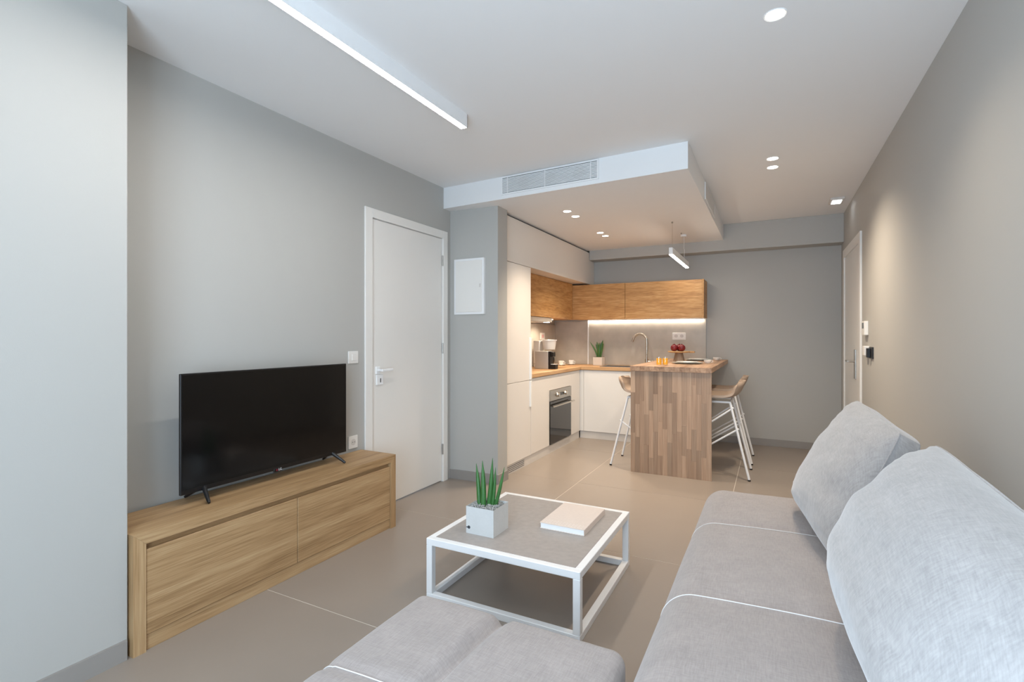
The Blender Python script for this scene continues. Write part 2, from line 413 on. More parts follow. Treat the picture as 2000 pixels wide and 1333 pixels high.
# ---- television
TX = -2.385
t = thing('television', 'black flat screen television on two splayed feet on the oak console', 'television', (TX, 1.84, UZ))
Y0, Y1, Z0, Z1 = 1.335, 2.337, 0.524, 1.080
box('back_shell', TX-0.06, TX-0.012, Y0+0.06, Y1-0.06, Z0+0.015, Z1-0.08, 'black_plastic', t, bev=0.01, seg=2)
box('bezel', TX-0.014, TX, Y0, Y1, Z0, Z1, 'tv_bezel', t, bev=0.002)
box('screen', TX, TX+0.001, Y0+0.008, Y1-0.008, Z0+0.022, Z1-0.008, 'tv_screen', t, bev=0)
sb = box('sensor_bar', TX-0.006, TX+0.004, 1.815, 1.865, Z0-0.008, Z0+0.012, 'tv_bezel', t, bev=0.002)
def text_mesh(name, body, size, mat, parent, mtx):
    cu = bpy.data.curves.new(name, 'FONT'); cu.body = body; cu.size = size; cu.extrude = 0.0004; cu.align_x = 'LEFT'; cu.align_y = 'CENTER'
    tmp = bpy.data.objects.new('tmp_text', cu); col.objects.link(tmp); bpy.context.view_layer.update()
    me = bpy.data.meshes.new_from_object(tmp.evaluated_get(bpy.context.evaluated_depsgraph_get())); bpy.data.objects.remove(tmp, do_unlink=True)
    me.transform(mtx); bm = bmesh.new(); bm.from_mesh(me); return build(name, bm, mat, parent)
rot_x = Matrix(((0, 0, 1, 0), (1, 0, 0, 0), (0, 1, 0, 0), (0, 0, 0, 1)))     # text facing +x, reading along +y
text_mesh('lettering', 'LG', 0.017, 'logo_white', t, Matrix.Translation((TX+0.0048, 1.842, Z0+0.003)) @ rot_x)
bm = bmesh.new(); add_tube(bm, [(TX+0.0042, 1.833, Z0+0.003), (TX+0.0052, 1.833, Z0+0.003)], 0.006, 20); build('emblem', bm, 'logo_red', t)
for y, s in ((1.45, -1), (2.225, 1)):
    bm = bmesh.new()
    for dx in (1, -1):
        add_prism(bm, [(0, 0), (0.001, 0), (0.001, 0.001), (0, 0.001)], 0, 0.001) if False else None
        top = Vector((TX-0.02, y, Z0+0.02)); toe = Vector((TX-0.02+dx*0.095, y+s*0.03, UZ+0.006))
        add_tube(bm, [top, top.lerp(toe, 0.25), top.lerp(toe, 0.9), toe], [0.013, 0.011, 0.008, 0.006], 8)
    build('foot', bm, 'black_plastic', t, smooth=True, auto=50)

# ---- light switch and wall socket on the grey wall
def wall_plate(name, label, cat, x, y0, y1, z0, z1, sgn, inner, mat_in='white_lacquer'):
    t = thing(name, label, cat, (x, (y0+y1)/2, (z0+z1)/2))
    a, b = sorted((x, x+sgn*0.009)); box('plate', a, b, y0, y1, z0, z1, 'white_lacquer', t, bev=0.002)
    return t
t = wall_plate('light_switch', 'square white light switch beside the white interior door', 'switch', XL, 2.488, 2.577, 1.068, 1.152, 1, None)
box('rocker', XL+0.009, XL+0.013, 2.517, 2.553, 1.087, 1.13, 'white_lacquer', t, bev=0.0015)
t = wall_plate('wall_socket', 'square white wall socket just above the oak console', 'socket', XL, 2.49, 2.572, 0.492, 0.577, 1, None)
bm = bmesh.new(); add_tube(bm, [(XL+0.009, 2.531, 0.535), (XL+0.0105, 2.531, 0.535)], 0.021, 24); build('recess', bm, 'plinth_grey', t)
for dy in (-0.009, 0.009):
    bm = bmesh.new(); add_tube(bm, [(XL+0.0105, 2.531+dy, 0.535), (XL+0.0115, 2.531+dy, 0.535)], 0.003, 10); build('pin_hole', bm, 'socket_dot', t)

# ---- fuse box on the utility wall
FY = lambda x: 3.70+(x-XL)*0.0535
t = thing('fuse_box', 'flush white metal fuse box door on the grey wall beside the kitchen', 'fuse box', (-2.33, 3.70, 1.44))
box('frame', -2.484, -2.179, 3.695, 3.722, 1.443, 1.928, 'white_metal', t, bev=0.002)
dd = box('door', -2.464, -2.199, 3.690, 3.697, 1.463, 1.908, 'white_lacquer', t, bev=0.002)
box('latch', -2.222, -2.210, 3.687, 3.691, 1.675, 1.705, 'plinth_grey', dd, bev=0.001)

# ------------------------------------------------------------------ coffee table
TX0, TX1, TY0, TY1, TZ, B = -1.46, -0.69, 1.936, 2.736, 0.292, 0.032
t = thing('coffee_table', 'square coffee table with white metal frame and grey stone top', 'coffee table', ((TX0+TX1)/2, (TY0+TY1)/2, 0))
for x in (TX0, TX1-B):
    for y in (TY0, TY1-B):
        box('leg', x, x+B, y, y+B, B, TZ-B, 'white_metal', t, bev=0.002)
for z, nm in ((0.0, 'bottom_rail'), (TZ-B, 'top_rail')):
    for y in (TY0, TY1-B): box(nm, TX0, TX1, y, y+B, z, z+B, 'white_metal', t, bev=0.002)
    for x in (TX0, TX1-B): box(nm, x, x+B, TY0+B, TY1-B, z, z+B, 'white_metal', t, bev=0.002)
box('stone_top', TX0+B, TX1-B, TY0+B, TY1-B, TZ-0.022, TZ, 'table_stone', t, bev=0.001)
TT = TZ+0.0003

# ---- planter with cylindrical snake plant
PX0, PX1, PY0, PY1, PZ = -1.325, -1.172, 2.076, 2.226, TT+0.131
t = thing('potted_snake_plant', 'spiky cylindrical snake plant in a square grey concrete planter on the coffee table', 'plant', (-1.248, 2.151, TT))
bm = bmesh.new(); add_box(bm, PX0, PX1, PY0, PY1, TT, PZ)
top = [f for f in bm.faces if f.normal.z > 0.9][0]
r = bmesh.ops.inset_region(bm, faces=[top], thickness=0.009)
bmesh.ops.translate(bm, verts=top.verts, vec=(0, 0, -0.03))
ob = build('planter', bm, 'concrete', t)
bm = bmesh.new(); cx, cy = (PX0+PX1)/2+0.0, (PY0+PY1)/2
add_tube(bm, [(PX0+0.016, PY0-0.0008, TT+0.03), (PX0+0.016, PY0+0.001, TT+0.03)], 0.008, 16)
add_box(bm, PX0+0.001, PX0+0.016, PY0-0.0008, PY0+0.001, TT+0.027, TT+0.031)
build('maker_mark', bm, 'mark_dark', ob)
bm = bmesh.new()
for i in range(420):
    x = random.uniform(PX0+0.013, PX1-0.013); y = random.uniform(PY0+0.013, PY1-0.013)
    q = bmesh.ops.create_icosphere(bm, subdivisions=1, radius=random.uniform(0.003, 0.0055))
    bmesh.ops.translate(bm, verts=q['verts'], vec=(x, y, PZ-0.010+random.uniform(0, 0.009)))
add_box(bm, PX0+0.0095, PX1-0.0095, PY0+0.0095, PY1-0.0095, PZ-0.029, PZ-0.009)
g = build('gravel', bm, 'gravel', t); g['kind'] = 'stuff'
for bx, by, tx, ty, h, rr in ((-1.290, 2.145, -1.322, 2.165, 0.20, 0.0085), (-1.275, 2.165, -1.292, 2.18, 0.155, 0.006), (-1.262, 2.135, -1.277, 2.15, 0.222, 0.0095),
                              (-1.244, 2.155, -1.227, 2.165, 0.238, 0.0085), (-1.226, 2.16, -1.213, 2.17, 0.192, 0.0065), (-1.214, 2.165, -1.166, 2.175, 0.198, 0.0065), (-1.252, 2.175, -1.258, 2.19, 0.12, 0.0055)):
    b0 = Vector((bx, by, PZ-0.018)); tp = Vector((tx, ty, PZ-0.012+h))
    pts = [b0.lerp(tp, k/8)+Vector((math.sin(k/8*3.1)*0.003, 0, 0)) for k in range(9)]
    tube('leaf', pts, [rr*1.3*w for w in (1.0, 1.1, 1.1, 1.05, 0.98, 0.86, 0.66, 0.36, 0.08)], 'leaf_green', t, seg=10)

# ---- book
BX0, BX1, BY0, BY1 = -1.03, -0.797, 2.295, 2.630
t = thing('book', 'pale pink hardback book lying on the coffee table', 'book', (-0.914, 2.46, TT))
bm = bmesh.new()
for i in range(1): add_box(bm, BX0, BX1, BY0, BY1, TT, TT+0.003, 0.0008)
build('back_cover', bm, 'book_cover', t)
fc = box('front_cover', BX0, BX1, BY0, BY1, TT+0.027, TT+0.030, 'book_cover', t, bev=0.0008)
box('spine', BX1-0.003, BX1, BY0, BY1, TT+0.003, TT+0.027, 'book_cover', t, bev=0.0005)
box('page_block', BX0+0.004, BX1-0.003, BY0+0.004, BY1-0.004, TT+0.003, TT+0.027, 'paper', t, bev=0)
# printed lattice band along the lower edge of the cover
plain('cover_print', (236, 228, 222), 0.7)
bm = bmesh.new()
for i in range(13):
    for j in range(3):
        x = BX0+0.012+i*0.0165; y = BY0+0.012+j*0.0165
        add_box(bm, x, x+0.010, y, y+0.0016, TT+0.0299, TT+0.0303); add_box(bm, x, x+0.0016, y, y+0.010, TT+0.0299, TT+0.0303)
pr = build('cover_pattern', bm, 'cover_print', fc)

# ------------------------------------------------------------------ sofa
SX0, SX1, SY0, SY1, SZ = -0.322, 0.655, 0.27, 2.985, 0.425
SEAMS = (2.39, 1.68, 0.97)
def sofa_fn(x, y):
    g = sum(-0.013*math.exp(-((y-s)/0.022)**2) for s in SEAMS)
    ph = (y-2.39)/0.71*math.pi*2
    return g+0.008*(1-math.cos(ph))/2+0.003*noise.noise(Vector((x*4, y*4, 0)))
t = thing('sofa', 'long low grey fabric sofa seat with white stitched seams along the right wall', 'sofa', (0.17, 1.6, 0))
def seam_path(x0, x1, zt, r, y):
    pts = []
    for k in range(60):
        if k < 14: a = math.pi*(1-k/13*0.5); pts.append((x0+r+r*math.cos(a), y, zt-r+r*math.sin(a)))
        else: pts.append((x0+r+(x1-0.02-x0-r)*(k-13)/46, y, zt+0.02))
    return pts
bm = bmesh.new(); soft_block(bm, SX0, SX1, SY0, SY1, 0.17, SZ, 0.105, n=110, bulge=0.022, fn=sofa_fn)
paths = [snap_path(bm, seam_path(SX0, SX1, SZ, 0.105, y), 0.0012) for y in SEAMS]
build('seat', bm, 'sofa_fabric', t, smooth=True)
box('base', SX0+0.05, SX1-0.03, SY0+0.05, SY1-0.05, 0.05, 0.175, 'sofa_fabric', t, bev=0.015, seg=3)
for x in (SX0+0.12, SX1-0.14):
    for y in (SY0+0.12, SY1-0.14): box('leg', x, x+0.05, y, y+0.05, 0.0, 0.055, 'black_plastic', t)
for pts in paths: tube('stitching', pts, 0.0015, 'stitch_white', t, seg=6)

# ---- ottoman in front of the coffee table
OX0, OX1, OY0, OY1, OZ = -1.065, -0.352, 0.49, 1.385, 0.385
def otto_fn(x, y):
    cxr = -0.742+0.010*math.sin(y*5)
    g = -0.034*math.exp(-((x-cxr)/0.020)**2)*min(1, max(0, (y-0.2)/0.3))
    g += -0.010*math.exp(-((y-0.955)/0.02)**2)
    return g+0.010*math.cos((x-cxr)*math.pi*2/0.7)*0+0.003*noise.noise(Vector((x*5, y*5, 3)))
t = thing('ottoman', 'grey fabric ottoman with a deep crease standing before the coffee table', 'ottoman', (-0.71, 0.94, 0))
bm = bmesh.new(); soft_block(bm, OX0, OX1, OY0, OY1, 0.12, OZ, 0.040, n=80, bulge=0.018, fn=otto_fn)
opath = snap_path(bm, seam_path(OX0, -0.74, OZ, 0.040, 0.955), 0.0012)
build('seat', bm, 'sofa_fabric', t, smooth=True)
box('base', OX0+0.04, OX1-0.04, OY0+0.04, OY1-0.04, 0.04, 0.125, 'sofa_fabric', t, bev=0.01, seg=2)
for x in (OX0+0.08, OX1-0.13):
    for y in (OY0+0.08, OY1-0.13): box('leg', x, x+0.05, y, y+0.05, 0.0, 0.045, 'black_plastic', t)
tube('stitching', opath, 0.0015, 'stitch_white', t, seg=6)

# ---- big cushions
def cushion(name, label, bn, bf, tn, tf, T, e, seed):
    """corners: bottom near / far, top near / far of the middle plane; T half thickness, e half border thickness"""
    bn, bf, tn, tf = map(Vector, (bn, bf, tn, tf)); c = (bn+bf+tn+tf)/4
    nrm = (bf-bn).cross(tn-bn).normalized()
    if nrm.x > 0: nrm = -nrm                     # towards the room
    n = 56; bm = bmesh.new(); F, Bk = {}, {}
    def mid(u, v):
        p = bn.lerp(bf, u).lerp(tn.lerp(tf, u), v)
        a, b = 2*u-1, 2*v-1
        pull = 0.045
        du = (bf-bn); dv = (tn-bn)
        p = p - du*(0.5*pull*a*(1-b*b)) - dv*(0.5*pull*b*(1-a*a))
        # rounded corners
        k = 0.055*(abs(a)*abs(b))**5
        return p.lerp(c, k)
    for i in range(n+1):
        for j in range(n+1):
            u = 0.5-0.5*math.cos(math.pi*i/n); v = 0.5-0.5*math.cos(math.pi*j/n)
            a, b = abs(2*u-1), abs(2*v-1)
            f = ((1-a**2.6)*(1-b**2.6))**0.55
            # stuffing settles low
            f *= 1.0+0.22*(0.5-v)
            w = 0.010*noise.noise(Vector((u*3+seed, v*7, seed)))+0.0075*noise.noise(Vector((u*5+2*v, v*26+3*u*u+seed, seed*2)))*max(0.15, abs(2*v-1)**1.5)
            edge = 1-math.exp(-((1-max(a, b))/0.06))
            p = mid(u, v)
            F[i, j] = bm.verts.new(p+nrm*(e+(T-e)*f+w*edge))
            Bk[i, j] = bm.verts.new(p-nrm*(e+(T*0.85-e)*f))
    for i in range(n):
        for j in range(n):
            bm.faces.new((F[i, j], F[i+1, j], F[i+1, j+1], F[i, j+1])); bm.faces.new((Bk[i, j], Bk[i, j+1], Bk[i+1, j+1], Bk[i+1, j]))
    rim = [(i, 0) for i in range(n)]+[(n, j) for j in range(n)]+[(i, n) for i in range(n, 0, -1)]+[(0, j) for j in range(n, 0, -1)]
    path = [F[k].co.copy() for k in rim]
    for k in range(len(rim)):
        a, b = rim[k], rim[(k+1) % len(rim)]
        bm.faces.new((F[a], F[b], Bk[b], Bk[a]))
    zmin = min(v.co.z for v in bm.verts)
    t = thing(name, label, 'cushion', (c.x, c.y, zmin))
    build('cover', bm, 'cushion_fabric', t, smooth=True, auto=70)
    tube('piping', path+[path[0]], 0.0028, 'cushion_fabric', t, seg=6)
    return t
cushion('back_cushion', 'pale grey square cushion leaning at the far end of the sofa toward the entrance', (0.215, 1.99, 0.47), (0.115, 2.72, 0.475), (0.435, 2.17, 0.905), (0.380, 2.80, 0.95), 0.13, 0.034, 1.3)
cushion('back_cushion', 'large pale grey cushion leaning on the sofa with an upturned corner', (0.235, 1.00, 0.50), (0.210, 1.78, 0.50), (0.515, 0.98, 0.84), (0.452, 1.83, 0.925), 0.205, 0.045, 5.1)

# ------------------------------------------------------------------ kitchen, left run (fronts at x = KX)
KX = -2.10; KB = XK+0.002
t = thing('fridge_cabinet', 'tall cream white kitchen cabinet with two doors and white edge handles', 'cabinet', (-2.38, 4.18, 0))
box('body', KB, KX-0.022, 3.897, 4.466, 0.10, 1.928, 'cabinet_white', t, bev=0.001)
for z0, z1, h0, h1 in ((0.09, 0.822, 0.565, 0.818), (0.826, 1.926, 0.83, 1.24)):
    dd = box('door', KX-0.020, KX, 3.899, 4.464, z0, z1, 'cabinet_white', t, bev=0.0015)
    box('handle', KX-0.002, KX+0.012, 4.436, 4.468, h0, h1, 'cabinet_edge', dd, bev=0.002)
box('latch_slot', KX+0.004, KX+0.0125, 4.4675, 4.469, 0.977, 1.078, 'dark_gap', t, bev=0)

t = thing('oven_cabinet', 'cream white base cabinet run with the built-in oven under the worktop', 'cabinet', (-2.38, 5.2, 0))
OVY0, OVY1, OVZ0, OVZ1 = 4.93, 5.557, 0.098, 0.672
box('body', KB, KX-0.06, 4.470, 5.93, 0.10, 0.60, 'cabinet_white', t, bev=0.001)
box('front_panel', KX-0.020, KX, 4.470, OVY0-0.002, 0.09, 0.838, 'cabinet_white', t, bev=0.0015)
box('front_panel', KX-0.020, KX, OVY1+0.002, 5.875, 0.09, 0.838, 'cabinet_white', t, bev=0.0015)
box('front_panel', KX-0.020, KX, OVY0-0.002, OVY1+0.002, OVZ1+0.003, 0.838, 'cabinet_white', t, bev=0.0015)

t = thing('oven', 'built-in oven with steel control panel and dark glass door', 'oven', (KX-0.03, 5.24, OVZ0))
box('chassis', KX-0.055, KX-0.004, OVY0, OVY1, OVZ0, OVZ1, 'black_plastic', t, bev=0)
cp = box('control_panel', KX-0.004, KX+0.012, OVY0, OVY1, 0.560, OVZ1, 'steel', t, bev=0.001)
for y in (5.13, 5.36):
    bm = bmesh.new(); add_tube(bm, [(KX+0.012, y, 0.615), (KX+0.018, y, 0.615), (KX+0.036, y, 0.615)], [0.027, 0.024, 0.021], 24); build('knob', bm, 'nickel', cp, smooth=True, auto=40)
box('display', KX+0.012, KX+0.0135, 5.185, 5.305, 0.598, 0.632, 'black_glass', cp, bev=0)
dr = box('door', KX-0.004, KX+0.010, OVY0, OVY1, OVZ0, 0.552, 'black_glass', t, bev=0.002)
bm = bmesh.new(); add_tube(bm, [(KX+0.05, OVY0+0.01, 0.505), (KX+0.05, OVY1-0.01, 0.505)], 0.009, 12)
for y in (OVY0+0.05, OVY1-0.05): add_tube(bm, [(KX+0.008, y, 0.505), (KX+0.05, y, 0.505)], 0.007, 8)
build('handle', bm, 'nickel', dr, smooth=True, auto=40)

t = thing('plinth', 'grey kitchen plinth under the tall and oven cabinets with a slotted vent', 'plinth', (KX-0.03, 4.9, 0))
box('board', KX-0.022, KX-0.008, 3.897, 5.88, 0.0, 0.086, 'plinth_grey', t, bev=0.001)
for k in range(4):
    z = 0.018+k*0.016; box('vent_slot', KX-0.0082, KX-0.0065, 3.93, 4.33, z, z+0.005, 'mark_dark', t, bev=0)

t = thing('top_cabinet', 'long cream white cabinet hung below the lowered ceiling over the kitchen', 'cabinet', (-2.38, 5.1, 1.93))
box('body', KB, KX-0.020, 3.897, 6.445, 1.932, 2.335, 'cabinet_white', t, bev=0.001)
box('front', KX-0.020, KX, 3.899, 6.445, 1.930, 2.338, 'cabinet_white', t, bev=0.0015)
box('shadow_gap', KX-0.06, KX-0.03, 3.899, 6.22, 2.335, 2.358, 'dark_gap', t, bev=0)

# wall units in oak
t = thing('oak_wall_cabinet', 'oak fronted wall cabinet above the range hood beside the tall cabinet', 'cabinet', (-2.48, 5.3, 1.48))
box('body', KB, -2.305, 4.470, 6.445, 1.475, 1.929, 'kitchen_oak_y', t, bev=0.001)
box('front', -2.304, -2.285, 4.470, 6.118, 1.472, 1.929, 'kitchen_oak_y', t, bev=0.001)
t = thing('oak_wall_cabinet', 'oak wall cabinet with two flap doors over the sink', 'cabinet', (-1.5, 6.28, 1.47))
box('body', -2.303, -0.706, 6.142, 6.445, 1.470, 1.910, 'kitchen_oak_x', t, bev=0.001)
for a, b in ((-2.284, -1.602), (-1.598, -0.706)): box('flap_door', a, b, 6.120, 6.140, 1.470, 1.910, 'kitchen_oak_x', t, bev=0.001)
box('side_panel', -0.705, -0.690, 6.120, 6.445, 1.468, 1.912, 'kitchen_oak_y', t, bev=0.001)
t = thing('led_strip_light', 'thin lit strip light under the oak cabinet over the sink', 'strip light', (-1.45, 6.40, 1.46))
box('profile', -2.172, -0.72, 6.400, 6.430, 1.460, 1.4695, 'white_metal', t, bev=0.001)
box('diffuser', -2.170, -0.722, 6.403, 6.427, 1.456, 1.4598, 'led_strip', t, bev=0)
t = thing('range_hood', 'flat grey steel range hood under the oak cabinet by the tall unit', 'range hood', (-2.45, 5.0, 1.42))
box('body', -2.60, -2.29, 4.60, 5.45, 1.42, 1.470, 'steel', t, bev=0.003)
box('filter', -2.58, -2.31, 4.65, 5.35, 1.416, 1.4205, 'plinth_grey', t, bev=0.001)
box('lamp_strip', -2.36, -2.31, 5.37, 5.43, 1.415, 1.4198, 'led_strip', t, bev=0)
t = thing('under_cabinet_spot', 'small round lit spotlight under the oak cabinet near the range hood', 'spotlight', (-2.42, 5.72, 1.46))
lathe('ring', [(0.0, 0.0), (0.034, 0.0), (0.034, 0.0125), (0.0, 0.0125)], (-2.42, 5.72, 1.459), 'white_metal', t)
lathe('lens', [(0.0, 0.0), (0.026, 0.0), (0.026, 0.002), (0.0, 0.002)], (-2.42, 5.72, 1.4565), 'led_strip', t)

def spot_lamp(name, loc, parent, power, angle, colour, blend=0.6, rad=0.03, aim=(0, 0, 0)):
    l = bpy.data.lights.new(name, 'SPOT'); l.energy = power; l.color = colour; l.spot_size = math.radians(angle); l.spot_blend = blend; l.shadow_soft_size = rad
    o = bpy.data.objects.new(name, l); col.objects.link(o); o.parent = parent; o.location = Vector(loc)-ORIG[parent.name]; o.rotation_euler = aim
    return o
spot_lamp('bulb', (-2.42, 5.72, 1.452), t, 11, 150, WARM)

# back run
KY = 5.90
t = thing('sink_cabinet', 'white base cabinet with a flat door under the sink', 'cabinet', (-1.6, 6.1, 0))
box('body', -2.118, -1.17, KY+0.06, 6.445, 0.10, 0.60, 'white_lacquer', t, bev=0.001)
box('corner_filler', -2.118, -2.058, KY, KY+0.02, 0.09, 0.838, 'white_lacquer', t, bev=0.0015)
box('door', -2.055, -1.17, KY, KY+0.02, 0.09, 0.838, 'white_lacquer', t, bev=0.0015)
box('kick_board', -2.107, -1.17, KY+0.012, KY+0.026, 0.0, 0.086, 'plinth_grey', t, bev=0.001)
# worktop (L shaped, cut out for the sink)
WZ0, WZ1 = 0.843, 0.88
SKX0, SKX1, SKY0, SKY1 = -1.86, -1.46, 5.98, 6.24
t = thing('kitchen_worktop', 'L shaped butcher block worktop on the white base cabinets', 'worktop', (-2.2, 5.6, WZ0))
box('hob_run', KB, KX+0.012, 4.470, 6.445, WZ0, WZ1, 'worktop_y', t, bev=0.0015)
bm = bmesh.new(); xa = KX+0.0125
add_box(bm, xa, SKX0, KY-0.012, 6.445, WZ0, WZ1); add_box(bm, SKX1, -1.165, KY-0.012, 6.445, WZ0, WZ1)
add_box(bm, SKX0, SKX1, KY-0.012, SKY0, WZ0, WZ1); add_box(bm, SKX0, SKX1, SKY1, 6.445, WZ0, WZ1)
build('sink_run', bm, 'worktop_x', t)
t = thing('sink', 'steel inset sink with raised rim in the butcher block worktop', 'sink', (-1.66, 6.11, 0.70))
bm = bmesh.new()
g = 0.0015
add_box(bm, SKX0-0.015, SKX0+0.004, SKY0-0.015, SKY1+0.015, WZ1, WZ1+0.006); add_box(bm, SKX1-0.004, SKX1+0.015, SKY0-0.015, SKY1+0.015, WZ1, WZ1+0.006)
add_box(bm, SKX0, SKX1, SKY0-0.015, SKY0+0.004, WZ1, WZ1+0.006); add_box(bm, SKX0, SKX1, SKY1-0.004, SKY1+0.015, WZ1, WZ1+0.006)
build('rim', bm, 'steel', t)
bm = bmesh.new(); w = 0.002
add_box(bm, SKX0+g, SKX0+g+w, SKY0+g, SKY1-g, 0.70, WZ1); add_box(bm, SKX1-g-w, SKX1-g, SKY0+g, SKY1-g, 0.70, WZ1)
add_box(bm, SKX0+g, SKX1-g, SKY0+g, SKY0+g+w, 0.70, WZ1); add_box(bm, SKX0+g, SKX1-g, SKY1-g-w, SKY1-g, 0.70, WZ1); add_box(bm, SKX0+g, SKX1-g, SKY0+g, SKY1-g, 0.70, 0.702)
build('basin', bm, 'steel', t)
t = thing('faucet', 'tall gooseneck brushed nickel faucet rising beside the sink', 'faucet', (-1.375, 6.30, WZ1))
FX = -1.375
lathe('base', [(0, 0), (0.026, 0), (0.026, 0.008), (0.021, 0.012), (0.021, 0.09), (0, 0.09)], (FX, 6.30, WZ1), 'nickel', t)
pts = [(FX, 6.30, WZ1+0.085), (FX, 6.30, 1.18)]
for k in range(1, 13):
    a = math.pi*k/12*0.92; pts.append((FX-0.085+0.085*math.cos(a), 6.30, 1.195+0.088*math.sin(a)))
pts.append((FX-0.18, 6.30, 1.185))
tube('spout', pts, [0.0125]*(len(pts)-1)+[0.012], 'nickel', t, seg=14)
bm = bmesh.new(); add_tube(bm, [(FX+0.015, 6.30, WZ1+0.06), (FX+0.04, 6.30, WZ1+0.06)], 0.014); add_tube(bm, [(FX+0.04, 6.30, WZ1+0.06), (FX+0.085, 6.30, WZ1+0.068)], 0.007)
build('lever', bm, 'nickel', t, smooth=True, auto=40)

# splash back panels
box('splashback', -2.17, -0.70, 6.432, 6.447, WZ1+0.001, 1.4575, 'stone_splash', bev=0.001)
tag(bpy.data.objects['splashback'], 'grey stone splashback panel behind the sink and faucet', 'splashback')
t = thing('splashback', 'grey stone splashback panels wrapping the corner behind the coffee machines', 'splashback', (-2.6, 6.0, WZ1))
box('panel', KB-0.001, KB+0.014, 4.47, 6.447, WZ1+0.001, 1.414, 'stone_splash', t, bev=0.001)
box('panel', KB+0.0145, -2.186, 6.438, 6.447, WZ1+0.001, 1.4575, 'stone_splash', t, bev=0.001)
t = tag(box('edge_trim', -2.185, -2.171, 6.425, 6.447, WZ1+0.001, 1.4575, 'white_metal', bev=0.001), 'slim upright metal trim between the two splashback panels', 'trim')

# sockets of the kitchen
t = thing('wall_socket', 'wide white double socket on the stone splashback above the fruit', 'socket', (-1.01, 6.43, 1.25))
box('plate', -1.089, -0.933, 6.424, 6.4315, 1.212, 1.298, 'white_lacquer', t, bev=0.002)
for x in (-1.045, -0.977):
    bm = bmesh.new(); add_tube(bm, [(x, 6.424, 1.258), (x, 6.4225, 1.258)], 0.022, 20); ob = build('recess', bm, 'plinth_grey', t)
    for dx in (-0.009, 0.009):
        bm = bmesh.new(); add_tube(bm, [(x+dx, 6.4225, 1.258), (x+dx, 6.4215, 1.258)], 0.0035, 8); build('pin_hole', bm, 'socket_dot', ob)
t = thing('wall_socket', 'white socket on the stone splashback behind the white coffee maker', 'socket', (KB+0.016, 5.99, 1.25))
box('plate', KB+0.0135, KB+0.022, 5.925, 6.06, 1.21, 1.30, 'white_lacquer', t, bev=0.002)
box('recess', KB+0.022, KB+0.0235, 5.96, 6.025, 1.235, 1.275, 'pink_print', t, bev=0.001)

# ---- worktop items
t = thing('coffee_machine', 'grey capsule coffee machine with black front and drip tray on the worktop', 'coffee machine', (-2.34, 5.3, WZ1))
box('side_housing', -2.428, -2.262, 5.27, 5.37, WZ1, 1.083, 'silver_plastic', t, bev=0.005, seg=2)
box('front_block', -2.262, -2.238, 5.275, 5.365, WZ1, 1.082, 'black_plastic', t, bev=0.003)
box('spout_head', -2.238, -2.205, 5.285, 5.355, 1.02, 1.075, 'black_plastic', t, bev=0.004)
box('drip_tray', -2.238, -2.175, 5.280, 5.360, WZ1, WZ1+0.052, 'black_plastic', t, bev=0.003)
box('tray_grid', -2.235, -2.178, 5.284, 5.356, WZ1+0.052, WZ1+0.056, 'white_metal', t, bev=0.001)
t = thing('filter_coffee_maker', 'white filter coffee maker standing behind the grey capsule machine', 'coffee machine', (-2.47, 5.66, WZ1))
box('base', -2.58, -2.32, 5.56, 5.72, WZ1, WZ1+0.035, 'porcelain', t, bev=0.008, seg=2)
box('water_tank', -2.58, -2.50, 5.56, 5.72, WZ1+0.035, 1.20, 'porcelain', t, bev=0.008, seg=2)
lathe('filter_basket', [(0, 0), (0.072, 0), (0.088, 0.105), (0, 0.105)], (-2.405, 5.64, 1.095), 'porcelain', t)
lathe('lid', [(0, 0), (0.094, 0), (0.094, 0.012), (0, 0.014)], (-2.405, 5.64, 1.2005), 'white_metal', t)
lathe('carafe', [(0, 0), (0.06, 0), (0.07, 0.04), (0.06, 0.11), (0.05, 0.13), (0.047, 0.13), (0.056, 0.11), (0.066, 0.04), (0.056, 0.004), (0, 0.004)], (-2.405, 5.64, WZ1+0.036), 'black_glass', t)
def cup_and_saucer(x, y, z, lab, hdir):
    s = tag(lathe('saucer', [(0, 0), (0.03, 0), (0.06, 0.010), (0.062, 0.012), (0.03, 0.005), (0, 0.005)], (x, y, z), 'porcelain', None, origin=(x, y, z)), 'white saucer under the '+lab, 'saucer')
    t = thing('cup', 'small white '+lab, 'cup', (x, y, z+0.0055))
    lathe('bowl', [(0, 0), (0.02, 0), (0.031, 0.018), (0.035, 0.055), (0.033, 0.055), (0.028, 0.02), (0.018, 0.004), (0, 0.004)], (x, y, z+0.0055), 'porcelain', t)
    pts = [(x+hdir*(0.032+0.02*math.sin(a)), y, z+0.034+0.016*math.cos(a)) for a in [math.pi*k/8 for k in range(9)]]
    tube('handle', pts, 0.0035, 'porcelain', t, seg=8)
cup_and_saucer(-2.40, 6.02, WZ1, 'coffee cup beside the capsule machine', 1)
cup_and_saucer(-2.345, 6.24, WZ1, 'coffee cup near the potted plant in the corner', 1)

